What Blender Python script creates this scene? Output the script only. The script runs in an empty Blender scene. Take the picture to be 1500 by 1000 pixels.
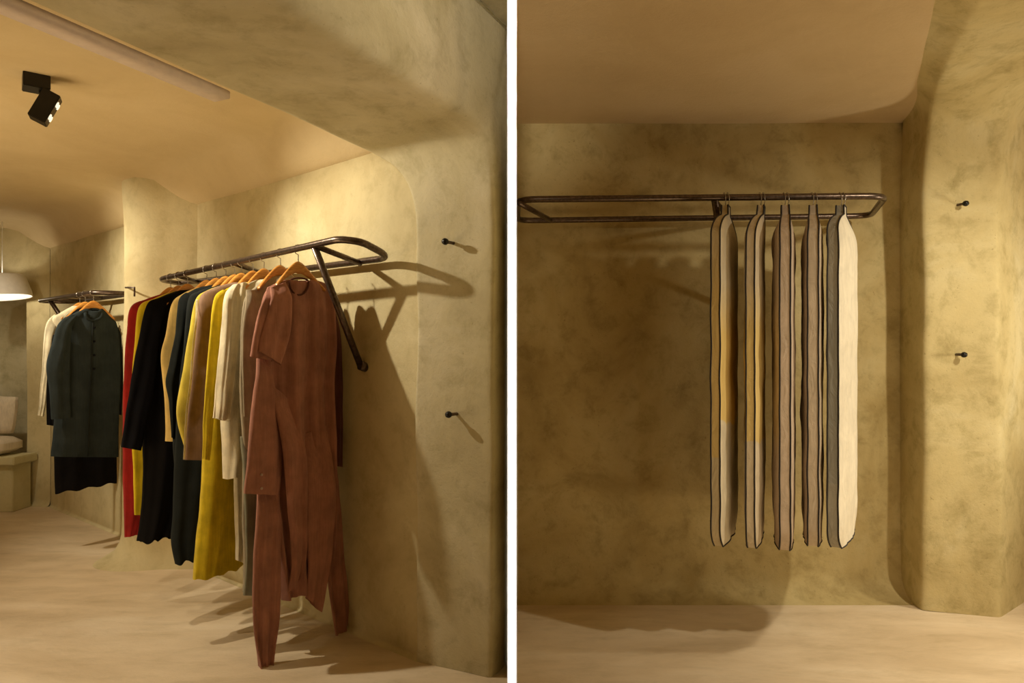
import bpy, bmesh, math, random
from mathutils import Vector, noise
random.seed(7)
S = bpy.context.scene
C = S.collection
# ---------------------------------------------------------------- camera, light, exposure
H = 1.45; CX = 750.0; CY = 520.0; F = 1000.0          # eye height, principal point, focal length (px of 1500)
cam = bpy.data.cameras.new('camera'); co = bpy.data.objects.new('camera', cam); C.objects.link(co)
co.location = (0, 0, H); co.rotation_euler = (math.pi/2, 0, 0)
cam.sensor_width = 36; cam.lens = 36*F/1500; cam.shift_y = (CY-500)/1500; cam.clip_start = .05
S.camera = co
S.view_settings.view_transform = 'Standard'; S.view_settings.look = 'None'
S.view_settings.gamma = 1; S.view_settings.use_curve_mapping = False
S.view_settings.exposure = 0.0
W = bpy.data.worlds.new('world'); S.world = W; W.use_nodes = True
W.node_tree.nodes['Background'].inputs[0].default_value = (1, .8, .5, 1)
W.node_tree.nodes['Background'].inputs[1].default_value = .02
def lamp(kind, name, loc, target, energy, col, size=.05, angle=60, blend=.5, size_y=None, spread=None):
    l = bpy.data.lights.new(name, kind); l.energy = energy; l.color = col
    if kind == 'SPOT': l.spot_size = math.radians(angle); l.spot_blend = blend; l.shadow_soft_size = size
    elif kind == 'AREA':
        l.size = size
        if size_y: l.shape = 'RECTANGLE'; l.size_y = size_y
        if spread: l.spread = math.radians(spread)
    else: l.shadow_soft_size = size
    o = bpy.data.objects.new(name, l); C.objects.link(o); o.location = loc
    o.rotation_euler = (Vector(target)-Vector(loc)).to_track_quat('-Z', 'Y').to_euler(); return o
WARM = (1, .76, .44); PALE = (1, .89, .68)
SPOT_POS = (-1.985, 3.065, 2.50)
lamp('SPOT', 'ceiling_spot_light', SPOT_POS, (-.9, 3.4, 1.5), 98, PALE, .02, 112, .8)
lamp('SPOT', 'ceiling_spot_light_rear', (-3.8, 4.2, 2.5), (-2.9, 5.0, 1.6), 120, PALE, .03, 100, .9)
lamp('SPOT', 'floor_wash', (-2.5, 2.2, 2.5), (-2.8, 2.6, 0), 170, PALE, .04, 85, .9)
lamp('AREA', 'left_ceiling_wash', (-3.0, 2.6, .9), (-2.6, 3.9, 2.7), 26, WARM, 1.2)
lamp('SPOT', 'front_face_fill', (-.10, -.1, 2.45), (-.30, 2.9, 3.0), 200, (1, .88, .68), .12, 34, 1.)  # unseen fill added to lift the front face of the arch wall
lamp('SPOT', 'right_key_spot', (2.7, 2.1, 2.6), (2.1, 4.0, .7), 120, PALE, .05, 100, 1.)
lamp('SPOT', 'right_floor_fill', (3.35, 3.0, 2.6), (2.2, 2.75, 0), 185, PALE, .08, 68, 1.)  # extra fill out of view, added to brighten the right floor
lamp('SPOT', 'right_arch_fill', (3.9, 2.9, 1.5), (2.8, 3.7, 1.9), 58, (1, .88, .66), .15, 150, .9)  # added off-frame fill for the right jamb and the face beyond it
lamp('AREA', 'right_bounce_fill', (1.9, 1.5, .3), (1.7, 2.6, 2.8), 17, WARM, .8)  # added area light in place of bounce onto soffit and ceiling
lamp('SPOT', 'right_front_fill', (1.7, -.2, 2.6), (1.65, 3.4, 1.0), 45, PALE, .15, 36, 1.)  # weak frontal fill added to lift the garment bags
lamp('AREA', 'divider_edge_fill', (0, -.5, 1.45), (0, 2.65, 1.45), 0.55, (1, .98, .96), .022, size_y=2.9, spread=.8)  # narrow strip added behind the camera solely to whiten the divider's end

# ---------------------------------------------------------------- helpers
def P(px, py, Y): return Vector(((px-CX)/F*Y, Y, H-(py-CY)/F*Y))
O = Vector((-.494, 3.295, 0)); U = Vector((-.770, .638, 0)).normalized(); N = Vector((-.638, -.770, 0)).normalized()
def L(u, n, z): return O+U*u+N*n+Vector((0, 0, z))
def ray_plane(px, py, p0, nrm):
    d = Vector(((px-CX)/F, 1, -(py-CY)/F)); o = Vector((0, 0, H))
    return o+d*((p0-o).dot(nrm)/d.dot(nrm))
def PN(px, py, n): return ray_plane(px, py, O+N*n, N)      # pixel on a plane parallel to the long wall
def smooth(x): x = max(0, min(1, x)); return x*x*(3-2*x)
def catmull(pts, m):
    """m samples through the points (any dimension)"""
    n = len(pts); out = []
    for k in range(m):
        t = k/(m-1)*(n-1); i = min(int(t), n-2); f = t-i
        p0, p1, p2, p3 = pts[max(i-1, 0)], pts[i], pts[i+1], pts[min(i+2, n-1)]
        out.append([.5*((2*b)+(c-a)*f+(2*a-5*b+4*c-d)*f*f+(-a+3*b-3*c+d)*f**3) for a, b, c, d in zip(p0, p1, p2, p3)])
    return out
def mesh(name, V, Fc, mat=None, parent=None, sm=True, mats=None):
    me = bpy.data.meshes.new(name); me.from_pydata([tuple(v) for v in V], [], Fc)
    bm = bmesh.new(); bm.from_mesh(me); bmesh.ops.recalc_face_normals(bm, faces=bm.faces); bm.to_mesh(me); bm.free()
    if sm: me.polygons.foreach_set('use_smooth', [True]*len(me.polygons))
    me.update()
    if mat: me.materials.append(mat)
    o = bpy.data.objects.new(name, me); C.objects.link(o)
    if parent:
        o.parent = parent; o.matrix_parent_inverse = parent.matrix_basis.inverted()
    return o
def empty(name, loc): 
    o = bpy.data.objects.new(name, None); C.objects.link(o); o.location = loc; o.empty_display_size = .05
    return o
def tag(o, label, cat, group=None):
    o['label'] = label; o['category'] = cat
    if group: o['group'] = group
    return o
def struct(o, label=None, cat='wall'):
    o['kind'] = 'structure'
    if label: o['label'] = label; o['category'] = cat
    return o
def grid(R, closed=False):
    V = [p for r in R for p in r]; m = len(R[0]); Fc = []
    for i in range(len(R)-1):
        for j in range(m if closed else m-1):
            k = (j+1) % m; Fc.append((i*m+j, i*m+k, (i+1)*m+k, (i+1)*m+j))
    return V, Fc
def tube_vf(pts, r, seg=10, closed=False, smooth_n=None, cap=True):
    pts = [Vector(p) for p in pts]
    if smooth_n: pts = [Vector(p) for p in catmull(pts, smooth_n)]
    R = []; n = len(pts); up = None
    for i, p in enumerate(pts):
        a = pts[(i-1) % n] if (closed or i > 0) else p; b = pts[(i+1) % n] if (closed or i < n-1) else p
        t = (b-a).normalized()
        if up is None: up = t.orthogonal().normalized()
        up = (up-t*up.dot(t)).normalized(); s = t.cross(up)
        rr = r[i] if isinstance(r, (list, tuple)) else r
        R.append([p+(up*math.cos(q*2*math.pi/seg)+s*math.sin(q*2*math.pi/seg))*rr for q in range(seg)])
    if closed: R.append(R[0])
    V, Fc = grid(R, True)
    if cap and not closed: Fc.append(tuple(range(seg))); Fc.append(tuple(range(len(V)-seg, len(V))))
    return V, Fc
def tube(name, pts, r, mat, parent=None, **k): return mesh(name, *tube_vf(pts, r, **k), mat, parent)
def bevbox_vf(M, sx, sy, sz, bev=.005):
    bm = bmesh.new(); bmesh.ops.create_cube(bm, size=1)
    for v in bm.verts: v.co = Vector((v.co.x*sx, v.co.y*sy, v.co.z*sz))
    bmesh.ops.bevel(bm, geom=bm.edges[:], offset=bev, segments=2, affect='EDGES')
    V = [M @ v.co for v in bm.verts]; Fc = [tuple(v.index for v in f.verts) for f in bm.faces]; bm.free(); return V, Fc
from mathutils import Matrix
def frame(o, x, y, z):
    return Matrix(((x[0], y[0], z[0], o[0]), (x[1], y[1], z[1], o[1]), (x[2], y[2], z[2], o[2]), (0, 0, 0, 1)))
def join(*vfs):
    V = []; Fc = []
    for v, f in vfs: k = len(V); V += list(v); Fc += [tuple(i+k for i in q) for q in f]
    return V, Fc

# ---------------------------------------------------------------- materials
def mat_base(name, rough=.8):
    m = bpy.data.materials.new(name); m.use_nodes = True; nt = m.node_tree
    return m, nt, nt.nodes['Principled BSDF']
def node(nt, t, **k):
    n = nt.nodes.new(t)
    for a, b in k.items(): setattr(n, a, b)
    return n
def nz(nt, vec, scale, detail=5, rough=.6, dist=0):
    n = node(nt, 'ShaderNodeTexNoise'); n.inputs['Scale'].default_value = scale; n.inputs['Detail'].default_value = detail
    n.inputs['Roughness'].default_value = rough; n.inputs['Distortion'].default_value = dist
    nt.links.new(vec, n.inputs['Vector']); return n.outputs['Fac']
def ramp(nt, fac, stops):
    r = node(nt, 'ShaderNodeValToRGB'); cr = r.color_ramp
    cr.elements[0].position = stops[0][0]; cr.elements[0].color = (*stops[0][1], 1)
    cr.elements[1].position = stops[-1][0]; cr.elements[1].color = (*stops[-1][1], 1)
    for p, c in stops[1:-1]: e = cr.elements.new(p); e.color = (*c, 1)
    nt.links.new(fac, r.inputs[0]); return r.outputs[0]
def mix(nt, a, b, fac, mode='MIX'):
    m = node(nt, 'ShaderNodeMix', data_type='RGBA', blend_type=mode)
    for s, i in ((a, 6), (b, 7)):
        if isinstance(s, tuple): m.inputs[i].default_value = (*s, 1)
        else: nt.links.new(s, m.inputs[i])
    if isinstance(fac, float): m.inputs[0].default_value = fac
    else: nt.links.new(fac, m.inputs[0])
    return m.outputs[2]
def coords(nt, scale=(1, 1, 1)):
    g = node(nt, 'ShaderNodeNewGeometry'); mp = node(nt, 'ShaderNodeMapping'); mp.inputs['Scale'].default_value = scale
    nt.links.new(g.outputs['Position'], mp.inputs['Vector']); return mp.outputs[0]
def bump(nt, bs, h, strength, dist=.01):
    b = node(nt, 'ShaderNodeBump'); b.inputs['Strength'].default_value = strength; b.inputs['Distance'].default_value = dist
    nt.links.new(h, b.inputs['Height']); nt.links.new(b.outputs[0], bs.inputs['Normal'])
def plaster(name, dark, mid, light, stain=(.25, .18, .06), stretch=(1, 1, 1), pit=.35, rough=.75, contrast=1):
    m, nt, bs = mat_base(name); v = coords(nt, stretch)
    a = nz(nt, v, 1.6, 8, .62, .6); b = nz(nt, v, 7, 8, .7, .3); c = nz(nt, v, 60, 4, .7)
    col = ramp(nt, a, [(.33, dark), (.5, mid), (.68, light)])
    g = ramp(nt, b, [(.30, (.62, .6, .5)), (.5, (.97, .97, .97)), (.75, (1.08, 1.07, 1.05))])
    col = mix(nt, col, g, .8*contrast, 'MULTIPLY')
    sp = ramp(nt, c, [(.28, (.0, .0, .0)), (.36, (1, 1, 1))])
    spm = mix(nt, stain, (1., 1., 1.), sp)
    col = mix(nt, col, spm, pit, 'MULTIPLY')
    nt.links.new(col, bs.inputs['Base Color']); bs.inputs['Roughness'].default_value = rough
    bs.inputs['Specular IOR Level'].default_value = .25
    hh = mix(nt, b, c, .35); bump(nt, bs, hh, .45, .012); return m
M_wall = plaster('lime_plaster', (.50, .41, .22), (.60, .51, .29), (.68, .59, .36), contrast=.6, pit=.25)
M_arch = plaster('arch_plaster', (.48, .41, .25), (.58, .51, .32), (.68, .61, .43), contrast=.8)
M_rwall = plaster('ochre_plaster', (.40, .30, .12), (.52, .41, .19), (.60, .50, .26), pit=.5)
M_rarch = plaster('ochre_arch_plaster', (.52, .42, .20), (.62, .52, .27), (.70, .62, .38), pit=.5)
M_floor = plaster('microcement_floor', (.58, .45, .29), (.70, .56, .38), (.80, .67, .49), stretch=(.5, 1.4, 1), pit=.12, rough=.5, contrast=.5)
M_ceil = plaster('painted_ceiling', (.62, .48, .27), (.66, .52, .30), (.69, .55, .33), pit=0., rough=.8, contrast=.12)
M_ceilR = plaster('painted_ceiling_right', (.60, .45, .26), (.63, .48, .28), (.66, .51, .31), pit=0., rough=.8, contrast=.12)
def plain(name, col, rough=.5, metal=0., vary=.15, scale=30, emis=None):
    m, nt, bs = mat_base(name); v = coords(nt); a = nz(nt, v, scale, 4)
    lo = tuple(c*(1-vary) for c in col); hi = tuple(min(1, c*(1+vary)) for c in col)
    nt.links.new(ramp(nt, a, [(.35, lo), (.65, hi)]), bs.inputs['Base Color'])
    bs.inputs['Roughness'].default_value = rough; bs.inputs['Metallic'].default_value = metal
    if emis: bs.inputs['Emission Color'].default_value = (*emis[0], 1); bs.inputs['Emission Strength'].default_value = emis[1]
    return m
def cloth_mat(name, col, rough=.9, weave=450, var=.22, sheen=.3):
    if max(col) < .06: sheen = .0
    m, nt, bs = mat_base(name); v = coords(nt)
    a = nz(nt, v, 9, 6, .6); w = node(nt, 'ShaderNodeTexWave'); w.inputs['Scale'].default_value = weave; w.inputs['Distortion'].default_value = 3
    nt.links.new(v, w.inputs['Vector']); mp = coords(nt, (1, 1, .06)); st = nz(nt, mp, 120, 3)
    lo = tuple(c*(1-var) for c in col); hi = tuple(min(1, c*(1+var)) for c in col)
    c1 = ramp(nt, a, [(.3, lo), (.7, hi)]); c2 = ramp(nt, st, [(.3, (.82, .82, .82)), (.7, (1.1, 1.1, 1.1))])
    nt.links.new(mix(nt, c1, c2, .7, 'MULTIPLY'), bs.inputs['Base Color'])
    bs.inputs['Roughness'].default_value = rough; bs.inputs['Sheen Weight'].default_value = sheen*.3; bs.inputs['Specular IOR Level'].default_value = .12
    nn = nz(nt, v, 22, 5, .6, 1.2); bump(nt, bs, mix(nt, nn, w.outputs['Fac'], .12), .5, .006)
    return m
M_tube = plain('bronze_tube', (.13, .095, .075), .32, .85, .3, 60)
M_black = plain('black_metal', (.012, .011, .010), .35, .3)
M_wire = plain('steel_wire', (.45, .42, .38), .3, 1.)
def wood_mat():
    m, nt, bs = mat_base('hanger_wood'); v = coords(nt, (1, 1, 6)); a = nz(nt, v, 20, 5, .6, 1)
    nt.links.new(ramp(nt, a, [(.3, (.50, .19, .03)), (.7, (.80, .38, .08))]), bs.inputs['Base Color']); bs.inputs['Roughness'].default_value = .35; return m
M_wood = wood_mat()
M_white = plain('white_paint', (.93, .93, .92), .6, 0, .01)

# ---------------------------------------------------------------- setting: left room
def jit(p, amp=.012, sc=1.3):
    q = Vector(p); return q+Vector((noise.noise(q*sc), noise.noise(q*sc+Vector((7, 0, 0))), noise.noise(q*sc+Vector((0, 9, 0)))*.4))*amp
def wall_grid(name, path, z0, z1, mat, inward=None, fillet=.12, step=.06, amp=.014):
    """vertical plaster wall along a polyline, with its base curved out to the floor"""
    pts = [Vector((p[0], p[1], 0)) for p in path]; pl = []
    for a, b in zip(pts, pts[1:]):
        k = max(1, int((b-a).length/step)); pl += [a+(b-a)*i/k for i in range(k)]
    pl.append(pts[-1]); R = []
    zs = [z0+fillet*(1-math.cos(q*math.pi/2/6)) for q in range(6)] if inward is not None and fillet else [z0]
    off = [fillet*(1-math.sin(q*math.pi/2/6)) for q in range(6)] if inward is not None and fillet else [0]
    k = int((z1-z0)/step); z = z0+fillet
    for q in range(k+1):
        zz = z+(z1-z)*q/k
        if zz > zs[-1]+1e-4: zs.append(zz); off.append(0)
    for zz, of in zip(zs, off):
        R.append([jit(p+(Vector(inward)*of if inward is not None else Vector())+Vector((0, 0, zz)), amp if zz > z0+.02 else 0) for p in pl])
    return struct(mesh(name, *grid(R), mat))
# floor (one slab for both rooms)
fl = mesh('floor', *bevbox_vf(Matrix.Translation((-1.4, 2.7, -.06)), 11.6, 10.0, .12, .004), M_floor, sm=False); struct(fl)
# long wall, with the ceiling coving down to it
CZ = 2.68; CW = 2.475
wall_grid('wall_left', [L(-.08, 0, 0), L(5.11, 0, 0)], 0, CW+.01, M_wall, inward=N, fillet=.025)
K = L(5.11, 0, 0)
# back wall with the tall niche
NX0, NX1 = -5.4, -4.70; by = 6.62
wall_grid('wall_back', [(K.x-.01, K.y+.01), (NX1, by)], 0, CZ+.03, M_wall, inward=(0, -1, 0), fillet=.06)
wall_grid('wall_back.001', [(NX0, by+.02), (-6.3, by)], 0, CZ+.03, M_wall, inward=(0, -1, 0), fillet=.06)
R = []
for q in range(17):                       # arched head over the niche
    x = NX0+(NX1-NX0)*q/16; h = 2.12+.12*math.sin(math.pi*q/16)
    R.append([Vector((x, by, z)) for z in (CZ+.03, (CZ+h)/2, h+.02, h)]+[Vector((x, by+.03, h-.005)), Vector((x, by+.55, h))])
struct(mesh('wall_back.002', *grid(R), M_wall))
wall_grid('wall_niche', [(NX1, by), (NX1+.02, by+.55), (NX0, by+.55), (NX0, by)], 0, 2.27, M_arch, fillet=0, amp=.004)
wall_grid('wall_far_left', [(-6.3, by), (-6.3, 0), (-2.0, .62)], 0, CZ+.03, M_wall, fillet=0, step=.25)
# ceiling: coved towards the long wall, gently rolling
R = []
us = [-.6+i*.12 for i in range(52)]; ns = [-.02, 0, .03, .07, .12, .18, .25, .33, .42, .55, .7, .9]+[1.1+.2*i for i in range(22)]
V = []; idx = {}; Fc = []
for i, u in enumerate(us):
    for j, n in enumerate(ns):
        p = L(u, n, 0)
        z = CW+(CZ-CW)*smooth((n+.02)/.26)+.018*math.sin(u*4.2+n*1.3)*smooth(n-.2)*smooth((u-1.2)/1.5)
        idx[i, j] = len(V); V.append((p.x, p.y, z))
def behind_arch(p):                       # keep only what lies beyond the arch wall's centre line
    ax, ay = -.95, 1.96; return (p[0]-ax)*.90-(p[1]-ay)*.43 < .08
for i in range(len(us)-1):
    for j in range(len(ns)-1):
        q = (idx[i, j], idx[i+1, j], idx[i+1, j+1], idx[i, j+1])
        if all(behind_arch(V[k]) for k in q): Fc.append(q)
struct(mesh('ceiling', V, Fc, M_ceil))
# pilaster between the racks: rounded, flaring at foot and head
prof = [(2.10, -.03), (2.20, .03), (2.32, .10), (2.45, .20), (2.58, .25), (2.70, .255), (2.80, .22), (2.87, .15), (2.91, .05), (2.93, -.03)]
prof = catmull(prof, 40); R = []; uc = 2.55
for q in range(46):
    z = 2.72*q/45
    foot = .20*math.exp(-z/.045)+.05*math.exp(-z/.2); head = .05*smooth((z-2.25)/.45)
    row = []
    for u, n in prof:
        s = 1+(foot+head)*1.0
        row.append(jit(L(uc+(u-uc)*(1+foot*.6+head*.3), n*s+(foot*.7 if n > 0 else 0)*max(0, n)/.2*.6, z), .010, 2))
    R.append(row)
struct(mesh('trim_4', *grid(R), M_wall), 'rounded plaster pilaster on the long wall between the two racks', 'pilaster')
# ---- arch wall on the right of the left room
ZR = 2.45
def lin(Y, k): return Vector((-1.37+.470*(Y-1.96), Y, ZR)) if k == 'F' else Vector((-.627+.490*(Y-1.96), Y, ZR))
rowsF = [(-1.98, .62, 0), (-1.98, .62, .9), (-1.98, .62, 1.8), (-1.97, .66, 2.2), (-1.88, .85, 2.41)]
rowsN = [(-1.27, .62, 0), (-1.27, .62, .9), (-1.27, .62, 1.8), (-1.26, .66, 2.2), (-1.18, .83, 2.41)]
rowsF = [Vector(p) for p in rowsF]; rowsN = [Vector(p) for p in rowsN]
FT = 2.975
rowsO = [p+Vector((-.35, -.75, 0)) for p in rowsN[:3]]+[Vector((-1.5, .2, 2.6)), Vector((-1.25, .75, FT))]
rowsB = [p+Vector((-.2, -.35, 0)) for p in rowsF[:3]]+[Vector((-2.1, .45, 2.5)), Vector((-1.92, .85, 2.8))]
for Yf, Yn in ((1.3, 1.2), (1.96, 1.96), (2.5, 2.35), (2.9, 2.6)):
    f, n = lin(Yf, 'F'), lin(Yn, 'N'); rowsF.append(f); rowsN.append(n); rowsB.append(f+Vector((0, 0, .3))); rowsO.append(Vector((n.x, n.y, FT)))
cf = [(500, 207, 3.19), (545, 227, 3.37), (577, 247, 3.33), (597, 280, 3.275), (606, 330, 3.245), (607, 420, 3.235), (607, 560, 3.235), (607, 760, 3.235), (607, 968, 3.235)]
cn = [(672, 162, 2.795), (693, 174, 2.89), (710, 189, 2.98), (719, 212, 3.03), (723, 255, 3.05), (724, 360, 3.055), (722, 520, 3.06), (722, 740, 3.06), (720, 994, 3.06)]
ob = [(None, FT), (None, FT), ((-.045, 3.13), FT), ((-.019, 3.21), FT), ((-.019, 3.21), 2.75), ((-.019, 3.21), 2.1), ((-.019, 3.21), 1.45), ((-.019, 3.21), .75), ((-.019, 3.21), 0)]
for a, b, (oo, oz) in zip(cf, cn, ob):
    f, n = P(*a), P(*b)
    if a == cf[-1]: f.z = 0; n.z = 0
    rowsF.append(f); rowsN.append(n)
    rowsO.append(Vector((n.x, n.y, oz)) if oo is None else Vector((oo[0], oo[1], oz)))
    rowsB.append(f+(Vector((.02, .05, .3)) if a[1] < 240 else Vector((.20, .17, .1 if a[1] < 300 else 0))))
R = []
for f, n, o_, b in zip(rowsF, rowsN, rowsO, rowsB):
    d = n-f
    R.append([b, f+(b-f)*.12, f+(b-f).normalized()*.012, f+d*.03, f+d*.10, f+d*.3, f+d*.5, f+d*.7, f+d*.88, f+d*.965, n+(o_-n)*.06, n+(o_-n)*.16, n+(o_-n)*.5, o_])
R2 = list(zip(*[catmull([list(r[j]) for r in R], 110) for j in range(len(R[0]))]))
R2 = [[jit(p, .013, 2.2) if 0 < j < 13 else Vector(p) for j, p in enumerate(r)] for r in R2]
aw = mesh('wall_arch', *grid(R2), M_arch); struct(aw)
sb = aw.modifiers.new('sub', 'SUBSURF'); sb.levels = 2; sb.render_levels = 2
# high ceiling in front of the arch and its bead
struct(mesh('ceiling_front', [(-2.6, -1.8, FT), (.0, -1.8, FT), (.0, 3.3, FT), (-2.6, 3.3, FT)], [(0, 1, 2, 3)], M_arch))
struct(mesh('trim_5', *bevbox_vf(Matrix.Translation((0, .43, 2.92)), .03, 4.46, .15, .002), M_arch, sm=False))
struct(mesh('ceiling_far', [(-6.4, -.2, CZ+.035), (-2.3, -.2, CZ+.035), (-2.3, 7.3, CZ+.035), (-6.4, 7.3, CZ+.035)], [(0, 1, 2, 3)], M_ceil))
a0, a1 = Vector((-.60, 1.96, FT-.012)), Vector((-.03, 3.16, FT-.012))
bead = mesh('trim_2', *tube_vf([a0, (a0+a1)/2, a1], .007, seg=8), M_white); struct(bead)
# pale strip along the far edge of the lintel
d = (lin(2.6, 'F')-lin(1.0, 'F')).normalized(); s = Vector((-.9, .43, 0)).normalized(); mid = lin(1.9, 'F')-Vector((0, 0, .0))
e0 = PN(0, 0, 0)
st_a = Vector((-1.74, 1.30, 2.445)); st_b = Vector((-1.115, 2.63, 2.445)); dd = (st_b-st_a); m_ = (st_a+st_b)/2
Mx = frame(m_, dd.normalized(), Vector((dd.y, -dd.x, 0)).normalized(), Vector((0, 0, 1)))
M_strip = plain('pale_pink_strip', (.86, .72, .64), .6, 0, .05)
struct(mesh('trim_1', *bevbox_vf(Mx, dd.length, .085, .03, .003), M_strip))

# ---------------------------------------------------------------- added divider; its white end stands for the blank gap between views
PT = .0186; PY = 2.65
struct(mesh('wall_added_divider', *bevbox_vf(Matrix.Translation((0, (PY+.012+4.3)/2, 1.49)), 2*PT-.002, 4.3-PY-.012, 2.98, .001), M_wall, sm=False))
struct(mesh('trim_3', *bevbox_vf(Matrix.Translation((0, PY+.006, 1.49)), 2*PT, .012, 2.98, .001), M_white, sm=False))

# ---------------------------------------------------------------- setting: right room
WY = 4.14; RC = 2.855
R = []
zs = [.13*(1-math.cos(q*math.pi/12)) for q in range(6)]; of = [.13*(1-math.sin(q*math.pi/12)) for q in range(6)]
zs += [.13+(2.87-.13)*q/46 for q in range(47)]; of += [0]*47
for z, f_ in zip(zs, of):
    R.append([jit((PT+(2.42-PT)*i/44, WY-f_-(.05*math.exp(-z/.12)), z), .016 if z > .03 else 0, 1.1) for i in range(45)])
struct(mesh('wall_right_back', *grid(R), M_rwall))
R = [[Vector((x, y, RC-.10*smooth((y-3.9)/.5)*0)) for x in [PT+4.0*i/20 for i in range(21)]] for y in [-1.8+6.0*j/30 for j in range(31)]]
struct(mesh('ceiling_right', *grid(R), M_ceilR))
A = [(2.36, 4.2, 0), (2.36, 4.2, .6), (2.36, 4.2, 1.3), (2.36, 4.2, 1.9), (2.36, 4.2, 2.4), (2.34, 4.08, 2.87), (2.06, 3.55, 2.88), (1.834, 3.13, 2.88), (1.63, 2.745, 2.88), (1.40, 2.3, 2.88), (1.1, 1.75, 2.88)]
B = [P(1349, 895, 3.87), P(1352, 790, 3.86), P(1355, 600, 3.85), P(1354, 400, 3.84), P(1353, 260, 3.82), P(1361, 172, 3.72), P(1379, 115, 3.30), P(1402, 66, 2.96), P(1431, 10, 2.63), P(1468, -66, 2.28), P(1530, -220, 1.8)]
Cc = [P(1467, 905, 3.77), P(1466, 790, 3.77), P(1463, 600, 3.77), P(1462, 400, 3.77), P(1465, 290, 3.77), P(1471, 205, 3.75), P(1482, 155, 3.62), P(1500, 110, 3.38), P(1545, 30, 2.82), P(1600, -62, 2.38), P(1680, -215, 1.85)]
B[0].z = 0; Cc[0].z = 0
D = [Vector((3.15, 4.12, z)) for z in (0, .45, 1.2, 1.85, 2.25, 2.6, 2.87)]+[Vector((3.0, 3.7, 2.88)), Vector((2.6, 3.0, 2.88)), Vector((2.3, 2.45, 2.88)), Vector((1.9, 1.9, 2.88))]
R = []
for a, b, c, d_ in zip(A, B, Cc, D):
    a = Vector(a); f_ = .03 if b.z < .01 else 0
    R.append([a, a+(b-a)*.45, a+(b-a)*.8, a+(b-a)*.95, b+(c-b)*.035, b+(c-b)*.2, b+(c-b)*.4, b+(c-b)*.6, b+(c-b)*.8, b+(c-b)*.97, c+(d_-c)*.02, c+(d_-c)*.12, c+(d_-c)*.5, d_])
R2 = list(zip(*[catmull([list(r[j]) for r in R], 90) for j in range(len(R[0]))]))
R2 = [[jit(p, .012, 2.0) if 0 < j < 13 else Vector(p) for j, p in enumerate(r)] for r in R2]
ra = mesh('wall_right_arch', *grid(R2), M_rarch); struct(ra); sb = ra.modifiers.new('sub', 'SUBSURF'); sb.levels = 2; sb.render_levels = 2
wall_grid('wall_right_side', [(3.13, 4.11), (4.0, 4.2), (4.0, -1.8)], 0, 2.87, M_rarch, fillet=0, step=.3)
wall_grid('wall_front', [(4.0, -1.8), (-2.4, -1.8), (-2.4, .3), (-1.6, .2)], 0, FT+.02, M_arch, fillet=0, step=.4)

# ---------------------------------------------------------------- racks
def rack(name, label, loop, r, members, group=None, braces=(), flanges=(), brackets=()):
    base = loop[0]; t = empty(name, base); tag(t, label, 'clothes rack', group)
    def rnd(pts, rad, closed):
        pts = [Vector(p) for p in pts]; out = []; n = len(pts)
        for i, p in enumerate(pts):
            if not closed and i in (0, n-1): out.append(p); continue
            a = pts[(i-1) % n]-p; b = pts[(i+1) % n]-p; k = min(rad, a.length*.45, b.length*.45)
            s_, e_ = p+a.normalized()*k, p+b.normalized()*k
            for q in range(7):
                f = q/6; out.append(s_*(1-f)**2+p*2*f*(1-f)+e_*f*f)
        return out
    tube('rail', rnd(loop, .10, True), r, M_tube, t, closed=True, seg=14)
    for a, b in members: tube('crossbar', [a, b], r*.85, M_tube, t, seg=12)
    for a, b in braces: 
        br = tube('brace', [a, b], r*1.02, M_tube, t, seg=14)
        q = Vector(b); d_ = (q-Vector(a)).normalized()
        c = tube('flange', [q-d_*.012+N*.0, q-N*.03], r*1.5, M_tube, br, seg=14)
    return t
# main rack; rail points by pixel on planes n metres from the wall
nf = .31
p_far = PN(233, 409, nf); p_near = PN(497, 350, nf+.02); p_c1 = PN(522, 351, .26)
zr = p_near.z
p_c2 = PN(573, 377, .06); p_b1 = PN(520, 384, .06); p_bf = PN(262, 415, .06)
r1 = rack('clothes_rack', 'long brown tubular wall rack carrying the row of coloured garments',
     [p_far, p_near, PN(530, 354, .27), p_c2, PN(450, 393, .06), p_bf], .0165,
     [(PN(462, 360, nf+.01), PN(529, 386, .06)), (PN(345, 386, nf), PN(384, 400, .06)), (PN(262, 404, nf), PN(290, 413, .06))],
     braces=[(PN(461, 362, nf+.01), PN(529, 538, .03))])
# rear rack
n2 = .30
q0 = PN(58, 443, n2); q1 = PN(142, 428, n2); 
z2 = 1.915
loop2 = [L(4.42, n2, z2), L(3.15, n2+.01, z2), L(3.06, .19, z2), L(3.05, .07, z2), L(4.3, .07, z2)]
r2 = rack('clothes_rack', 'short tubular wall rack behind the pilaster carrying dark garments', loop2, .017,
     [(L(4.1, n2, z2), L(4.1, .07, z2)), (L(3.6, n2, z2), L(3.6, .07, z2))], braces=[(L(4.12, n2, z2), L(4.12, .03, z2-.45))])
# small bent hook on the pilaster
hk = tube('wall_hook', [PN(190, 421, .20), PN(184, 421, .31), PN(197, 421, .33), PN(197, 423, .33), PN(197, 434, .33)], .006, M_tube, seg=10)
tag(hk, 'small bent metal hook on the lit edge of the pilaster', 'hook')
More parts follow.
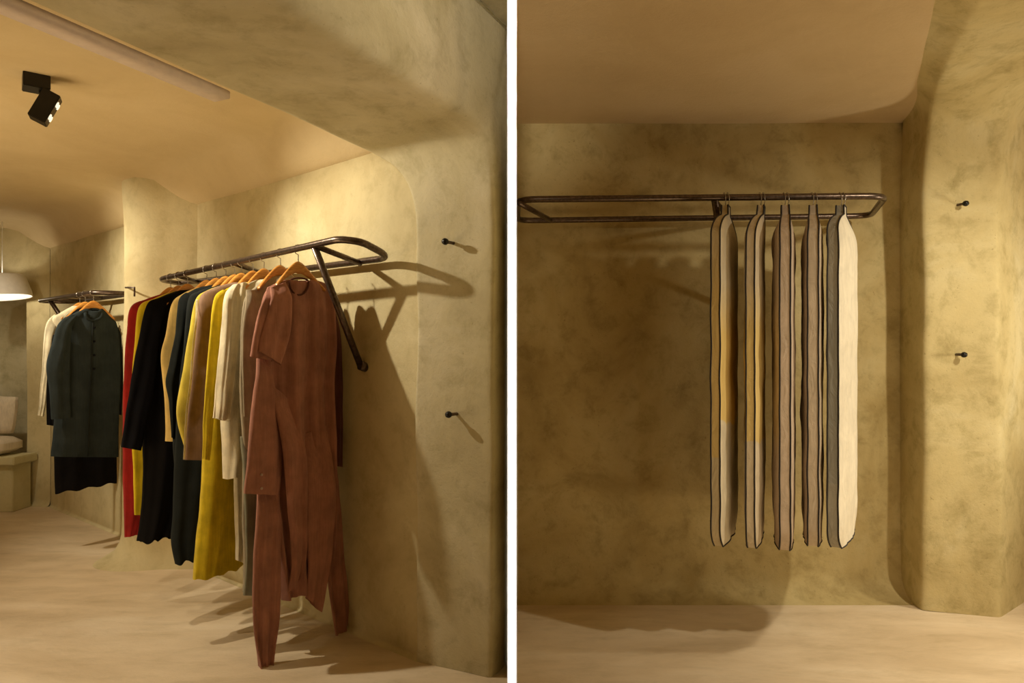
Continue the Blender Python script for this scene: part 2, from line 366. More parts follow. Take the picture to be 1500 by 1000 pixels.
# right rack
FY, BY_ = 3.5, 4.05
zz = P(1200, 288, FY).z
def RX(px, Y): return Vector(((px-CX)/F*Y, Y, zz))
rl = [RX(752, FY), P(1298, 287, FY), P(1275, 316, BY_-.02), P(752, 321, BY_-.02)]
rl[0] = Vector((.03, FY, P(752, 292, FY).z)); rl[3] = Vector((.03, BY_, P(752, 323, BY_).z))
r3 = rack('clothes_rack', 'brown tubular wall rack holding the five pale garment bags', rl, .017,
     [(P(760, 297, FY), P(806, 322, BY_-.02)), (P(1045, 292, FY), P(1068, 319, BY_-.02))],
     braces=[(P(1047, 293, FY), Vector((P(1075, 319, BY_).x, 4.12, 1.75)))])

# ---------------------------------------------------------------- hangers
def hanger_proto(name='wooden_hanger'):
    """local frame: x = along the arms, z up, origin on the rail"""
    t = empty(name, (0, 0, 0))
    hk_ = [(.0, 0, -.07), (0, 0, -.05), (0, 0, -.035)]
    for q in range(12):
        a = -math.pi/2+q*math.pi*1.25/11; hk_.append((.024*math.cos(a), 0, -.001+.024*math.sin(a)))
    tube('hook', hk_, .0022, M_wire, t, seg=6)
    R = []; n = 28
    for i in range(n+1):
        x = -.135+.27*i/n; ax = abs(x)/.135
        hgt = .046*(1-ax)**1.2+.018; zc = -.058-1.15*(math.sqrt(x*x+.0009)-.03)-hgt/2; th = .008+.008*ax**2
        yb = .018*ax**2
        R.append([Vector((x, yb+th*math.cos(q*math.pi/5), zc+hgt/2*math.sin(q*math.pi/5))) for q in range(10)])
    V, Fc = grid(R, True); Fc += [tuple(range(10)), tuple(range(len(V)-10, len(V)))]
    mesh('hanger_body', V, Fc, M_wood, t)
    return t
def copy_tree(o):
    c = o.copy(); C.objects.link(c)
    for ch in o.children:
        k = ch.copy(); C.objects.link(k); k.parent = c
    return c
hp = hanger_proto(); first_h = [True]
def hanger(p, ax, label, group, yaw=0):
    o = hp if first_h[0] else copy_tree(hp); first_h[0] = False
    o.location = p; o.rotation_euler = (0, 0, math.atan2(ax.y, ax.x)+yaw); tag(o, label, 'hanger', group); return o

# ---------------------------------------------------------------- cloth
class Plane:
    """garment plane: origin on the rail, a = across the garment (towards the room), b = front"""
    def __init__(s, o, a): s.o = Vector(o); s.a = Vector(a).normalized(); s.b = Vector((0, 0, 1)).cross(s.a).normalized()
    def pt(s, px, py, off=0): return ray_plane(px, py, s.o+s.b*off, s.b)
def cloth(name, pl, Lp, Rp, mat, parent, th=.035, off=0, folds=4, amp=.012, seed=0, rows=60, m=60, dip=0, dipw=.16, hem=0, hemk=3, cap_top=False, belly=1, top0=.25):
    """a hollow cloth panel: row i runs from pixel Lp[i] to Rp[i]; folds deepen downwards"""
    rnd = random.Random(seed); ph = [rnd.uniform(0, 6.28) for _ in range(4)]; dr = [rnd.uniform(-1.2, 1.2) for _ in range(4)]
    LL = catmull([list(pl.pt(*p, off)) for p in Lp], rows); RR = catmull([list(pl.pt(*p, off)) for p in Rp], rows)
    R = []
    for i in range(rows):
        t = i/(rows-1); l, r_ = Vector(LL[i]), Vector(RR[i]); w = (r_-l).length; g = top0+(1-top0)*smooth(t*1.3); row = []
        for j in range(m):
            th_ = 2*math.pi*j/m; c = math.cos(th_); s_ = math.sin(th_)
            cs = math.copysign(abs(c)**.8, c); x = (cs+1)/2
            d_ = math.copysign(abs(s_)**.75, s_)*th*.5*belly*(min(1, w/.18))
            fo = amp*g*(math.sin(x*folds*6.28+ph[0]+dr[0]*t*3)*.6+math.sin(x*folds*2.3*6.28+ph[1]+dr[1]*t*4)*.28+math.sin(x*folds*.45*6.28+ph[2]+dr[2]*t*2)*.5)
            p = l+(r_-l)*x+pl.b*(d_*(1+.15*math.sin(x*9+ph[3]+t*5))+fo)
            p += pl.b*noise.noise(p*9+Vector((seed, 0, 0)))*.006+pl.a*noise.noise(p*6+Vector((0, seed, 0)))*.004*t
            if cap_top: p -= pl.b*((.062 if name == 'drape_panel' else .035)*(1-smooth(t*4)))
            if dip and d_ > 0: p.z -= dip*math.exp(-((x-.5)/dipw)**2)*(1-t*rows/4 if t*rows < 4 else 0)
            if hem: p.z += hem*smooth((t-.75)*4)*math.sin(x*hemk*6.28+ph[1])
            row.append(p)
        R.append(row)
    V, Fc = grid(R, True)
    if cap_top: Fc.append(tuple(range(m)))
    return mesh(name, V, Fc, mat, parent)
CL = {k: cloth_mat(k+'_cloth', c) for k, c in dict(
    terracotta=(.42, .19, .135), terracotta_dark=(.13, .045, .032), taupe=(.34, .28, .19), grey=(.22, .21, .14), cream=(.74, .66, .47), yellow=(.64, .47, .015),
    mauve=(.25, .15, .095), straw=(.60, .47, .06), black=(.005, .004, .004), slate=(.017, .020, .019), tan=(.62, .42, .13), red=(.30, .015, .012),
    bluegrey=(.026, .034, .036), navy=(.005, .005, .008)).items()}
RAIL = lambda px: PN(px, 408+(px-233)*(350-408)/(497-233)+2, nf)
G1 = 'garments on the long rack'; GH = 'wooden hangers on the long rack'
hl = {}
def garment(name, label, cat, hookpx, yaw=0, rail=RAIL, group=G1, hlabel=None, hgroup=GH):
    p = rail(hookpx); a = Matrix.Rotation(yaw, 3, 'Z') @ N
    pl = Plane(p, a); t = empty(name, p); tag(t, label, cat, group)
    hanger(p+Vector((0, 0, .0)), a, hlabel, hgroup); return pl, t
# 1 terracotta tunic ------------------------------------------------------------
pl, t = garment('tunic', 'long draped terracotta tunic with round neck and trailing pointed hem, nearest on the rack', 'tunic', 437,
                hlabel='light wooden hanger nearest the diagonal brace, holding the terracotta tunic')
TC = CL['terracotta']
cloth('body', pl, [(418, 410), (395, 421), (384, 445), (382, 500), (384, 580), (388, 650), (393, 720), (403, 800), (414, 879)],
      [(460, 410), (479, 418), (488, 442), (491, 500), (487, 560), (489, 640), (490, 720), (487, 800), (478, 850)], TC, t, th=.06, folds=2.9, amp=.034, seed=1, dip=.05, dipw=.16, rows=90, m=90)
cloth('sleeve', pl, [(384, 500), (373, 560), (364, 630), (358, 690), (356, 722)], [(397, 520), (405, 580), (412, 640), (413, 690), (408, 724)], TC, t, th=.05, off=.03, folds=1.3, amp=.012, seed=2, cap_top=True)
cloth('sleeve_flap', pl, [(398, 420), (380, 450), (370, 490), (366, 522)], [(420, 412), (415, 450), (407, 490), (399, 529)], TC, t, th=.05, off=.045, folds=1.2, amp=.01, seed=3, cap_top=True, rows=40)
cloth('sleeve_flap', pl, [(402, 420), (393, 450), (384, 485), (379, 514)], [(425, 412), (428, 450), (424, 490), (411, 534)], TC, t, th=.04, off=.065, folds=1.1, amp=.008, seed=4, cap_top=True, rows=40)
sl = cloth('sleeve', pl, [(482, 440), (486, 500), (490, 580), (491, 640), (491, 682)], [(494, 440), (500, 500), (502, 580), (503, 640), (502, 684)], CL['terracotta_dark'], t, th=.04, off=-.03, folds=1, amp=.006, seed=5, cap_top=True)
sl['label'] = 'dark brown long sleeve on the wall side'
cloth('hem_tail', pl, [(385, 690), (377, 760), (371, 850), (371, 915), (379, 975), (384, 1035)], [(408, 690), (412, 750), (409, 810), (408, 885), (400, 945), (392, 1037)], TC, t, th=.05, off=.025, folds=2, amp=.016, seed=6, cap_top=True)
cloth('hem_tail', pl, [(455, 640), (462, 720), (473, 800), (481, 870), (490, 936)], [(488, 620), (497, 720), (503, 800), (510, 880), (514, 917)], TC, t, th=.05, off=-.02, folds=1.5, amp=.014, seed=7, cap_top=True)
cloth('drape_panel', pl, [(402, 560), (413, 650), (421, 740), (428, 820), (425, 868)], [(445, 600), (449, 680), (449, 760), (448, 820), (440, 848)], TC, t, th=.05, off=.075, folds=1.2, amp=.012, seed=8, cap_top=True)
cloth('drape_panel', pl, [(449, 640), (447, 720), (446, 780), (450, 830), (447, 875)], [(488, 620), (492, 720), (488, 780), (484, 820), (470, 896)], TC, t, th=.05, off=.05, folds=1.2, amp=.012, seed=9, cap_top=True)
nk = [pl.pt(438+14*math.cos(q*math.pi*2/24), 413+(19 if math.sin(q*math.pi*2/24) > 0 else 6)*math.sin(q*math.pi*2/24), .036 if math.sin(q*math.pi*2/24) > -.2 else .0) for q in range(24)]
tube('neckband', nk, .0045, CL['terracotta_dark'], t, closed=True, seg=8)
M_btn = plain('pale_button', (.5, .36, .30), .4)
for by_ in (695, 715):
    c = pl.pt(383, by_, .064); mesh('button', *tube_vf([c, c+pl.b*.004], .006, seg=12), M_btn, t)
# 2 taupe ----------------------------------------------------------------------------------
pl, t = garment('coat', 'plain taupe grey-brown coat directly behind the terracotta tunic', 'coat', 411, hlabel='wooden hanger holding the taupe coat, second from the brace')
cloth('body', pl, [(397, 405), (372, 422), (358, 442), (353, 500), (353, 580), (357, 660), (356, 740), (359, 830), (357, 868)], [(425, 402), (450, 425), (465, 445), (468, 500), (466, 600), (462, 700), (455, 780), (446, 830), (440, 868)], CL['taupe'], t, th=.07, folds=2, amp=.012, seed=11)
cloth('lower_layer', pl, [(358, 640), (357, 700), (359, 770), (360, 830), (357, 872)], [(400, 640), (400, 700), (402, 780), (400, 830), (398, 866)], CL['grey'], t, th=.05, off=.02, folds=1.2, seed=12, cap_top=True)['label'] = 'grey-green lower layer'
cloth('sleeve', pl, [(366, 424), (356, 470), (354, 540), (357, 610)], [(392, 424), (385, 470), (380, 540), (378, 615)], CL['taupe'], t, th=.05, off=.035, folds=1, amp=.007, seed=13, cap_top=True)
# 3 cream ---------------------------------------------------------------------------------
pl, t = garment('shirt', 'crumpled cream linen shirt hanging between yellow dress and taupe coat', 'shirt', 387, hlabel='wooden hanger holding the crumpled cream shirt')
cloth('body', pl, [(372, 410), (350, 420), (337, 440), (331, 500), (326, 560), (326, 620), (328, 660), (329, 699)], [(400, 408), (425, 428), (438, 445), (440, 520), (438, 580), (432, 620), (420, 660), (385, 702)], CL['cream'], t, th=.07, folds=3.2, amp=.022, seed=21, hem=.008)
cloth('sleeve', pl, [(346, 416), (330, 433), (326, 470), (322, 520), (317, 570), (312, 612)], [(366, 412), (360, 433), (357, 470), (352, 520), (345, 570), (338, 618)], CL['cream'], t, th=.06, off=.045, folds=2.0, amp=.020, seed=22, cap_top=True)
cloth('lower_layer', pl, [(341, 640), (343, 700), (345, 770), (346, 820)], [(365, 640), (365, 700), (362, 770), (356, 824)], CL['cream'], t, th=.04, off=-.01, folds=1.2, seed=23, cap_top=True)
# 4 yellow -------------------------------------------------------------------------------
pl, t = garment('dress', 'long mustard yellow dress with flared hem', 'dress', 371, hlabel='wooden hanger holding the long yellow dress')
cloth('body', pl, [(352, 414), (330, 424), (315, 440), (309, 500), (303, 580), (299, 660), (294, 740), (287, 810), (283, 850)], [(388, 412), (405, 428), (415, 450), (415, 540), (405, 640), (390, 720), (372, 790), (360, 820), (350, 830)], CL['yellow'], t, th=.08, folds=2, amp=.014, seed=31, hem=.006)
cloth('sleeve', pl, [(330, 424), (313, 440), (306, 500), (301, 560), (297, 620), (296, 672)], [(345, 424), (336, 450), (330, 500), (322, 560), (313, 620), (307, 674)], CL['yellow'], t, th=.05, off=.045, folds=1, amp=.008, seed=32, cap_top=True)
# 5 mauve -------------------------------------------------------------------------------
pl, t = garment('jacket', 'mauve brown jacket with narrow pale front edge, left of the yellow dress', 'jacket', 354, hlabel='wooden hanger holding the mauve brown jacket')
cloth('body', pl, [(338, 414), (312, 422), (293, 436), (286, 480), (280, 540), (274, 600), (269, 673)], [(368, 412), (385, 430), (395, 450), (395, 520), (390, 600), (385, 674)], CL['mauve'], t, th=.07, folds=1.6, amp=.010, seed=41)
cloth('front_edging', pl, [(292, 438), (285, 480), (279, 540), (273, 600), (268, 673)], [(295, 438), (288, 480), (282, 540), (276, 600), (271, 673)], CL['cream'], t, th=.012, off=.042, folds=0, amp=0, seed=42, cap_top=True, m=12)['label'] = 'pale edging'
# 6 straw --------------------------------------------------------------------------------
pl, t = garment('jacket', 'straw yellow jacket showing as a strip beside the mauve jacket', 'jacket', 344, hlabel='wooden hanger in front of the black coat, holding the straw yellow jacket')
cloth('body', pl, [(330, 416), (304, 425), (286, 440), (276, 490), (268, 540), (259, 595), (262, 625), (272, 660), (276, 672)], [(360, 412), (375, 432), (383, 450), (384, 520), (380, 600), (376, 640), (374, 660), (372, 672)], CL['straw'], t, th=.06, folds=1.5, amp=.010, seed=51)
# 7 black coat long bottom ------------------------------------------------------------------
pl, t = garment('coat', 'long charcoal coat with uneven hem reaching lowest of the dark garments', 'coat', 331, hlabel='wooden hanger holding the long charcoal coat')
cloth('body', pl, [(316, 418), (292, 426), (276, 440), (270, 500), (262, 580), (257, 660), (254, 740), (252, 790), (257, 825)], [(348, 415), (362, 434), (370, 455), (372, 540), (368, 620), (350, 700), (330, 760), (318, 800), (312, 812)], CL['slate'], t, th=.07, folds=2, amp=.012, seed=61, hem=.01)
# 8 slate jacket ------------------------------------------------------------------------------
pl, t = garment('jacket', 'dark slate jacket with long sleeve right of the gap showing tan cloth', 'jacket', 317, hlabel='wooden hanger holding the dark slate jacket')
cloth('body', pl, [(304, 418), (284, 424), (266, 440), (262, 480), (257, 540), (254, 600), (255, 660), (258, 700)], [(335, 416), (348, 436), (356, 455), (356, 540), (352, 600), (340, 660), (330, 700), (320, 705)], CL['slate'], t, th=.07, folds=1.6, amp=.010, seed=71)
cloth('sleeve', pl, [(276, 428), (262, 442), (256, 490), (248, 530), (242, 560), (247, 590), (250, 640)], [(290, 430), (284, 450), (278, 490), (272, 530), (266, 570), (262, 600), (258, 645)], CL['slate'], t, th=.05, off=.04, folds=1, amp=.008, seed=72, cap_top=True)
# 9 tan ---------------------------------------------------------------------------------------
pl, t = garment('shirt', 'tan sand shirt mostly hidden between black dress and slate jacket', 'shirt', 303, hlabel='wooden hanger holding the tan shirt')
cloth('body', pl, [(288, 421), (268, 430), (252, 445), (243, 490), (236, 520), (240, 560), (244, 620), (243, 646)], [(320, 418), (334, 438), (340, 455), (340, 520), (336, 560), (332, 600), (330, 630), (328, 646)], CL['tan'], t, th=.06, folds=1.5, amp=.010, seed=81)
# 10 black --------------------------------------------------------------------------------------
pl, t = garment('dress', 'long black dress with wide sleeves between the tan shirt and the yellow tunic', 'dress', 275, hlabel='wooden hanger holding the long black dress')
cloth('body', pl, [(262, 425), (238, 434), (219, 447), (212, 500), (208, 570), (209, 640), (210, 700), (207, 760), (202, 795)], [(290, 424), (304, 440), (312, 460), (312, 540), (300, 620), (285, 700), (268, 760), (256, 785), (252, 784)], CL['black'], t, th=.08, folds=2.2, amp=.014, seed=91, hem=.01)
cloth('sleeve', pl, [(236, 436), (216, 446), (205, 490), (196, 540), (186, 600), (179, 655)], [(250, 438), (240, 460), (232, 500), (226, 560), (217, 610), (207, 660)], CL['navy'], t, th=.06, off=.05, folds=1, amp=.010, seed=92, cap_top=True)
cloth('sleeve', pl, [(244, 440), (236, 470), (234, 520), (232, 570), (238, 610)], [(256, 445), (258, 470), (256, 520), (250, 570), (246, 610)], CL['black'], t, th=.03, off=.03, folds=1, amp=.006, seed=93, cap_top=True)
# 11 yellow thin ----------------------------------------------------------------------------------
pl, t = garment('tunic', 'narrow strip of yellow tunic between red and black garments', 'tunic', 262, hlabel='wooden hanger holding the yellow tunic')
cloth('body', pl, [(250, 427), (226, 437), (204, 450), (198, 500), (193, 570), (194, 640), (196, 700), (198, 754)], [(278, 426), (290, 442), (297, 460), (297, 540), (292, 600), (285, 660), (280, 710), (270, 754)], CL['yellow'], t, th=.06, folds=1.6, amp=.010, seed=101)
# 12 red --------------------------------------------------------------------------------------------
pl, t = garment('dress', 'long dark red dress at the far end of the rack by the pilaster', 'dress', 250, hlabel='wooden hanger at the pilaster end, holding the dark red dress')
cloth('body', pl, [(238, 430), (214, 438), (192, 450), (186, 490), (182, 560), (181, 640), (182, 720), (184, 787)], [(264, 428), (276, 442), (284, 460), (284, 540), (275, 640), (262, 700), (240, 745), (206, 780)], CL['red'], t, th=.07, folds=1.8, amp=.010, seed=111)
# ---- rear rack
def RAIL2(px):
    p = PN(px, 430, n2); p.z = z2; return p
G2 = 'garments on the rear rack'; GH2 = 'wooden hangers on the rear rack'
pl, t = garment('coat', 'blue-grey buttoned coat with stand collar on the rear rack, nearest there', 'coat', 137, rail=RAIL2, group=G2, hlabel='front wooden hanger on the rear rack, in the collar of the blue-grey coat', hgroup=GH2)
BG = CL['bluegrey']
cloth('body', pl, [(124, 452), (104, 461), (88, 478), (82, 540), (80, 600), (77, 640), (74, 668)], [(150, 452), (162, 465), (172, 480), (176, 540), (174, 600), (173, 640), (173, 669)], BG, t, th=.09, folds=2, amp=.010, seed=201, dip=.04, dipw=.2)
cloth('sleeve', pl, [(106, 460), (86, 474), (77, 500), (68, 535), (72, 570), (75, 614)], [(118, 462), (106, 480), (103, 520), (102, 550), (103, 580), (104, 612)], BG, t, th=.07, off=.06, folds=1, amp=.007, seed=202, cap_top=True)
cloth('sleeve', pl, [(160, 466), (166, 490), (168, 530), (169, 570), (169, 606)], [(168, 468), (177, 490), (179, 530), (179, 570), (177, 608)], CL['slate'], t, th=.05, off=-.02, folds=1, amp=.006, seed=203, cap_top=True)
cb = [pl.pt(137+12*math.cos(q*math.pi*2/20), 460+(9 if math.sin(q*math.pi*2/20) > 0 else 7)*math.sin(q*math.pi*2/20), .05 if math.sin(q*math.pi*2/20) > -.2 else 0) for q in range(20)]
tube('collar', cb, .012, BG, t, closed=True, seg=8)
tube('placket', [pl.pt(136, 470, .056), pl.pt(134, 540, .062), pl.pt(131, 600, .066), pl.pt(129, 668, .066)], .005, CL['slate'], t, smooth_n=20, seg=8)
for by_ in (480, 500, 520, 540):
    c = pl.pt(138, by_, .058); mesh('button', *tube_vf([c, c+pl.b*.005], .008, seg=12), CL['navy'], t)
pl, t = garment('dress', 'long black dress hanging below the blue-grey coat', 'dress', 125, rail=RAIL2, group=G2, hlabel='middle wooden hanger on the rear rack, holding the black dress', hgroup=GH2)
cloth('body', pl, [(112, 452), (96, 464), (84, 484), (80, 560), (79, 640), (80, 690), (81, 722)], [(136, 450), (150, 468), (158, 490), (166, 560), (170, 640), (171, 690), (171, 706)], CL['black'], t, th=.07, folds=2, amp=.010, seed=211, hem=.008)
cloth('sleeve', pl, [(80, 490), (70, 540), (68, 590), (68, 622)], [(96, 490), (86, 540), (84, 590), (82, 624)], CL['black'], t, th=.05, off=-.01, folds=1, amp=.006, seed=212, cap_top=True)
pl, t = garment('shirt', 'cream shirt at the back of the rear rack, left sleeve showing', 'shirt', 117, rail=RAIL2, group=G2, hlabel='rear wooden hanger on the rear rack, holding the cream shirt', hgroup=GH2)
cloth('body', pl, [(106, 448), (88, 458), (74, 470), (70, 510), (72, 560), (74, 600)], [(130, 448), (142, 464), (150, 480), (152, 520), (152, 560), (150, 600)], CL['cream'], t, th=.06, folds=1.5, amp=.008, seed=221)
cloth('sleeve', pl, [(82, 460), (69, 472), (64, 500), (61, 550), (55, 608)], [(92, 466), (80, 490), (76, 520), (72, 560), (64, 610)], CL['cream'], t, th=.05, off=.02, folds=1, amp=.006, seed=222, cap_top=True)

# ---------------------------------------------------------------- garment bags
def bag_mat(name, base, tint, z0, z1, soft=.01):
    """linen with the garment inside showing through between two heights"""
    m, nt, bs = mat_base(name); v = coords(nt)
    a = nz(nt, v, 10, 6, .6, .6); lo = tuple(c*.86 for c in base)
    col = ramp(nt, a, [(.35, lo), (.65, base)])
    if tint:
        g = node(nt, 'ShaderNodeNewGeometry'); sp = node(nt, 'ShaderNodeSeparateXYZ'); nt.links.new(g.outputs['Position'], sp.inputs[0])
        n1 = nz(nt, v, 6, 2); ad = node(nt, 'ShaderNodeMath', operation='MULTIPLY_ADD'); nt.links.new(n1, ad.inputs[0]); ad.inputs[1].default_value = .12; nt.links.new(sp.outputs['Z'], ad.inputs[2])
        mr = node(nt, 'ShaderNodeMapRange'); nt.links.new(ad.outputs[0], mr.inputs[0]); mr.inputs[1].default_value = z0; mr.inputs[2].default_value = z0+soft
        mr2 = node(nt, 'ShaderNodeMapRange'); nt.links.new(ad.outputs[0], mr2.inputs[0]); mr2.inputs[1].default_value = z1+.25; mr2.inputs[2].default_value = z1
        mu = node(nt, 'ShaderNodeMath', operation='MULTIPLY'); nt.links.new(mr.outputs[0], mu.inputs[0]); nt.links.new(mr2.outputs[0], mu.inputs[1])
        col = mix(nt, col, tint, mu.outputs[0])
    st = nz(nt, coords(nt, (1, 1, .08)), 90, 3); c2 = ramp(nt, st, [(.3, (.88, .88, .88)), (.7, (1.05, 1.05, 1.05))])
    nt.links.new(mix(nt, col, c2, .7, 'MULTIPLY'), bs.inputs['Base Color']); bs.inputs['Roughness'].default_value = .9; bs.inputs['Specular IOR Level'].default_value = .15
    w = nz(nt, coords(nt, (1, 1, .5)), 14, 5, .55, 1.5); bump(nt, bs, w, .7, .012); return m
M_pipe = plain('black_piping', (.018, .014, .014), .7)
def zpx(py, Y): return H-(py-CY)/F*Y
# front px, neck px, back px, left bulge, right bulge, gusset half width (m), bottom py
def bag(label, fx, nx, bx, gw, bulge, ybot, m_side, m_gus, yfr=3.26, ybk=3.74, seed=0, wrinkle=.010, skew=0.):
    Ff = Vector(((fx-CX)/F*yfr, yfr, 0)); Bb = Vector(((bx-CX)/F*ybk, ybk, 0))
    Nk = Vector(((nx-CX)/F*FY, FY, 0)); ax = (Bb-Ff); ln = ax.length; ax.normalize(); sd = Vector((ax.y, -ax.x, 0))   # sd: to the right
    sn = (Nk-Ff).dot(ax)/ln                                # neck place along the bag
    mid = Ff+ax*ln*sn; lat = (Nk-mid)
    ztop = zpx(302, FY); zsh = zpx(322, yfr); zb = zpx(ybot, yfr)
    t = empty('garment_bag', (Nk.x, Nk.y, ztop)); tag(t, label, 'garment bag', 'linen garment bags')
    rows = 110; m = 16; Ls = []; Rs = []
    for i in range(rows):
        f = i/(rows-1)
        # outline in (s, z): neck straight, sloping shoulder, straight side, rounded bottom
        if f < .04: k = f/.04; half = .055; z = ztop-.05*k
        elif f < .16: k = (f-.04)/.12; half = .055+(.5-.055)*math.sin(k*math.pi/2)**.9; z = ztop-.05-(ztop-.05-zsh+.06)*k**1.15
        else: k = (f-.16)/.84; half = .5-.16*max(0, (k-.93)/.07)**2.2; z = (zsh-.06)+(zb-(zsh-.06))*k
        s0 = sn+(-half*2*sn if half < .5 else -sn); s0 = sn-half*2*sn; s1 = sn+half*2*(1-sn)
        g = gw*(1 if f > .16 else .75+.25*f/.16); lt = lat*(1-smooth(f/.2))
        lrow = []; rrow = []
        for j in range(m+1):
            s_ = s0+(s1-s0)*j/m; c = math.sin(math.pi*j/m)**.7
            bl = bulge*c*smooth((f-.03)/.15)*(1-.35*smooth((f-.85)/.15))
            q = Ff+ax*ln*s_+lt+sd*(skew*math.sin(f*3.0)); q.z = z+(.02*smooth((f-.9)*10)*j/m)
            wr = wrinkle*smooth((f-.05)/.1)*(noise.noise(Vector((j*.35+seed*3, f*7, seed)))+.5*noise.noise(Vector((j*.8+f*9, f*16, seed*2))))
            wob = .004*noise.noise(Vector((seed*5, f*12, 3)))
            wr *= max(0, c)
            lrow.append(q-sd*(g+bl+wr)+sd*wob); rrow.append(q+sd*(g+bl*1.0-wr*.8)+sd*wob)
        Ls.append(lrow); Rs.append(rrow)
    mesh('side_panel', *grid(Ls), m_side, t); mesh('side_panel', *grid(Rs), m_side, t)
    # gusset running up the front edge, over the top, and down the back, plus the base
    ring = [(Ls[i][0], Rs[i][0]) for i in range(rows-1, -1, -1)]+[(Ls[0][j], Rs[0][j]) for j in range(1, m)]+[(Ls[i][m], Rs[i][m]) for i in range(rows)]+[(Ls[-1][j], Rs[-1][j]) for j in range(m-1, 0, -1)]
    GR = []
    for a, b in ring:
        GR.append([a, a*.72+b*.28, a*.5+b*.5, a*.28+b*.72, b])
    GR.append(GR[0]); mesh('gusset', *grid(GR), m_gus, t)
    for k in (0, 1): tube('piping', [r_[k] for r_ in ring], .0042, M_pipe, t, closed=True, seg=6)
    # its hanger hook on the rail
    h = empty('hanger', (Nk.x, Nk.y, zz)); tag(h, 'wire hook on the rail above the '+label.split(',')[0].split(' with')[0].split(' of ')[0], 'hanger', 'wire hanger hooks over the right rack')
    for dx in (-.008, .010):
        pts = [(Nk.x+dx*.6, FY, ztop-.01), (Nk.x+dx, FY, zz-.022)]
        pts = [(Nk.x+dx*.6, FY-.005, ztop-.012), (Nk.x+dx, FY-.024, zz-.03), (Nk.x+dx, FY-.022, zz), (Nk.x+dx, FY, zz+.0215), (Nk.x+dx, FY+.019, zz+.008)]
        tube('hook', pts, .0017, M_wire, h, smooth_n=14, seg=6)
    return t
cream = (.76, .67, .50)
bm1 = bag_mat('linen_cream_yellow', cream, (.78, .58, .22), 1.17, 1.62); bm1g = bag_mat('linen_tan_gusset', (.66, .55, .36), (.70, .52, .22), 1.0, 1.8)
bm2 = bag_mat('linen_sand', (.74, .63, .46), (.76, .58, .24), 1.08, 1.62); bm3 = bag_mat('linen_pinkish', (.66, .53, .41), None, 0, 0)
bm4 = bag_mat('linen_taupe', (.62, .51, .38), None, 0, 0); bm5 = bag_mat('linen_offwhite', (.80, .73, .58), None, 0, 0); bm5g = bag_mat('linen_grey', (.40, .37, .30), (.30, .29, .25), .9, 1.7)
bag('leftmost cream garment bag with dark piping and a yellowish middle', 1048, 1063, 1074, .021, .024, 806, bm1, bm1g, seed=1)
bag('second garment bag from the left, sand linen with dark piping, turned slightly', 1099, 1115, 1112, .020, .024, 809, bm2, bm2, seed=2)
bag('middle garment bag of pinkish linen seen edge-on', 1150, 1150, 1146, .024, .030, 812, bm3, bm3, seed=3)
bag('fourth garment bag from the left, narrow and taupe, left of the off-white one', 1191, 1191, 1189, .024, .026, 806, bm4, bm4, seed=4)
bag('rightmost garment bag, off-white linen broadly lit with a grey edge strip', 1220, 1232, 1247, .024, .030, 808, bm5, bm5g, seed=5, wrinkle=.014)

# ---------------------------------------------------------------- ceiling spotlight
t = empty('ceiling_spotlight', Vector((-2.10, 3.04, CZ))); tag(t, 'small black square spotlight fixed to the left ceiling', 'spotlight')
yaw = Matrix.Rotation(math.radians(38), 4, 'Z')
Mx = Matrix.Translation((-2.105, 3.02, CZ-.025)) @ yaw
mesh('mount_plate', *bevbox_vf(Mx, .10, .10, .07, .003), M_black, t, sm=False)
c0 = Vector((-2.065, 3.02, CZ-.135)); tdir = Vector((.80, .42, -.42)).normalized()
zax = -tdir; xax = zax.cross(Vector((0, 0, 1))).normalized(); yax = zax.cross(xax)
Mh = frame(c0, xax, yax, zax)
hd = mesh('lamp_head', *bevbox_vf(Mh, .075, .14, .07, .003), M_black, t, sm=False)
M_lens = plain('lit_lens', (.9, .85, .75), .3, 0, .02, emis=((1, .85, .6), 1.2))
for ix in (-1, 1):
    for iy in (-1, 1):
        a = Mh @ Vector((ix*.017, iy*.032, -.034)); mesh('lens', *tube_vf([a, a+tdir*.004], .013, seg=14), M_lens, hd)
tube('bracket', [(-2.09, 3.03, CZ-.04), c0], .012, M_black, t, seg=10)

# ---------------------------------------------------------------- niche bench, cushions, lampshade
M_bench = plaster('bench_plaster', (.50, .45, .24), (.58, .52, .30), (.64, .58, .36), pit=.1, contrast=.3)
M_cush = cloth_mat('cushion_cloth', (.66, .56, .42), var=.08)
M_shade = plain('white_shade', (.86, .82, .76), .8, 0, .03)
t = empty('bench', (-4.97, 6.43, 0)); tag(t, 'pale plaster bench standing in the niche at the far left', 'bench')
mesh('bench_top', *bevbox_vf(Matrix.Translation((-4.97, 6.42, .475)), .80, .32, .075, .008), M_bench, t, sm=False)
def slab_leg(x): return mesh('leg', *bevbox_vf(Matrix.Translation((x, 6.43, .219)), .15, .24, .438, .006), M_bench, t, sm=False)
slab_leg(-4.69); slab_leg(-5.24)
def cushion(label, M, sx, sy, sz, name='cushion'):
    bm = bmesh.new(); bmesh.ops.create_cube(bm, size=1); bmesh.ops.subdivide_edges(bm, edges=bm.edges[:], cuts=7, use_grid_fill=True)
    for v in bm.verts:
        x, y, z = v.co*2
        k = (1-.75*max(abs(x), abs(y))**6); v.co = Vector((x*sx/2*(1-.04*abs(y)**2), y*sy/2*(1-.04*abs(x)**2), z*sz/2*(k*.8+.2)))
    V = [M @ v.co for v in bm.verts]; Fc = [tuple(v.index for v in f.verts) for f in bm.faces]; bm.free()
    o = mesh(name, V, Fc, M_cush); tag(o, label, 'cushion'); return o
cushion('flat pale seat cushion lying on the niche bench', Matrix.Translation((-4.99, 6.42, .60)), .60, .29, .17)
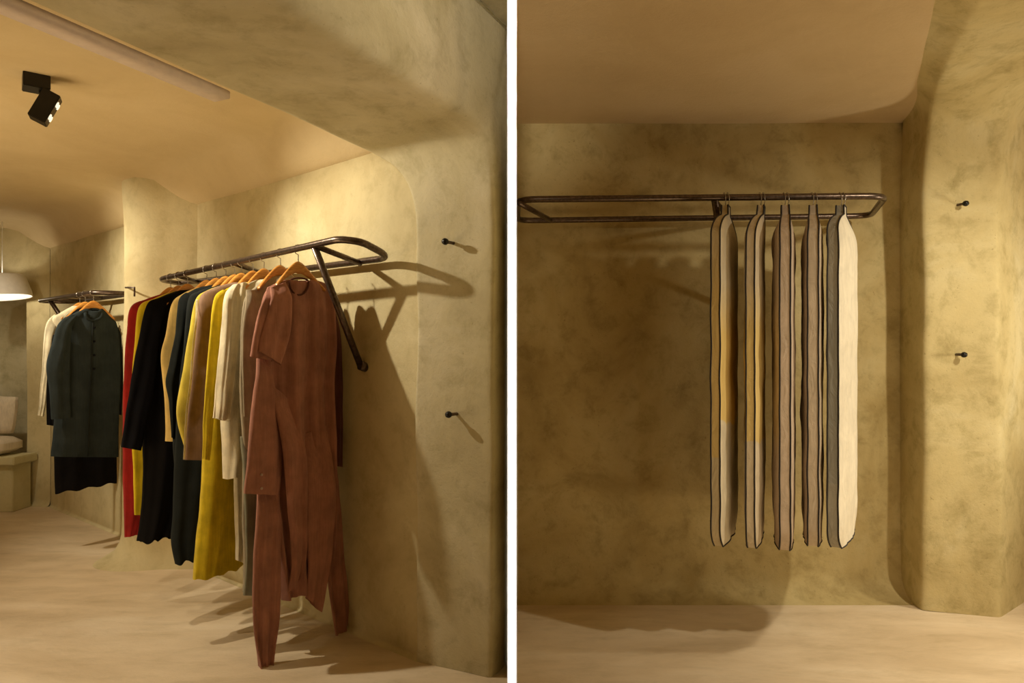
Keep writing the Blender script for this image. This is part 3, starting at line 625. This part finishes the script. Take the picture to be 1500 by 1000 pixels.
cushion('pale back cushion leaning upright against the niche wall', Matrix.Translation((-5.07, 6.56, .875)) @ Matrix.Rotation(math.radians(80), 4, 'X'), .60, .36, .11)
R = []
for i, (r_, z) in enumerate([(.235, 0), (.232, .05), (.215, .12), (.197, .19), (.19, .20), (.186, .195), (.21, .10), (.229, .002)]):
    R.append([Vector((r_*math.cos(q*math.pi/16), r_*math.sin(q*math.pi/16), z)) for q in range(32)])
Ms = Matrix.Translation((-4.47-.235, 6.3, 1.98)) @ Matrix.Rotation(math.radians(-7), 4, 'Y')
t = empty('pendant_lamp', (-4.705, 6.3, CZ)); tag(t, 'white tapered lampshade hanging before the niche, cut by the left edge', 'lamp')
V, Fc = grid(R, True); mesh('lamp_shade', [Ms @ v for v in V], Fc, M_shade, t)
tube('cord', [(-4.705, 6.3, CZ), (-4.705, 6.3, 2.14)], .004, M_white, t, seg=6)
lamp('POINT', 'pendant_bulb_light', (-4.705, 6.3, 2.04), (0, 0, 0), 3, PALE, .03)
lamp('SPOT', 'niche_spot', (-4.3, 4.6, 2.55), (-4.85, 6.5, 1.2), 50, PALE, .04, 55, .9)

# ---------------------------------------------------------------- pegs on the two arches
bpy.context.view_layer.update(); dg = bpy.context.evaluated_depsgraph_get()
def hit(px, py):
    d_ = Vector(((px-CX)/F, 1, -(py-CY)/F)).normalized(); ok, loc, nr, *_ = S.ray_cast(dg, Vector((0, 0, H)), d_)
    if nr.dot(d_) > 0: nr = -nr
    return loc, nr
for px, py, lab in ((664, 356, 'black round-headed wall peg on the left arch jamb, upper of the two'), (669, 606, 'black round-headed wall peg on the left arch jamb, lower of the two'),
                    (1403, 300, 'black round-headed wall peg on the right pillar, upper of the two'), (1401, 519, 'black round-headed wall peg on the right pillar, lower of the two')):
    p, nr = hit(px, py); nr = (nr+Vector((-.35 if px < 750 else .35, 0, .0))).normalized()
    t = empty('wall_peg', p); tag(t, lab, 'peg', 'wall pegs on the '+('left' if px < 750 else 'right')+' arch')
    tube('stem', [p-nr*.015, p+nr*.045], .0075, M_tube, t, seg=10)
    e = p+nr*.045; tube('head', [e-nr*.004, e, e+nr*.008, e+nr*.018, e+nr*.022], [.010, .0145, .016, .013, .004], M_black, t, seg=14)
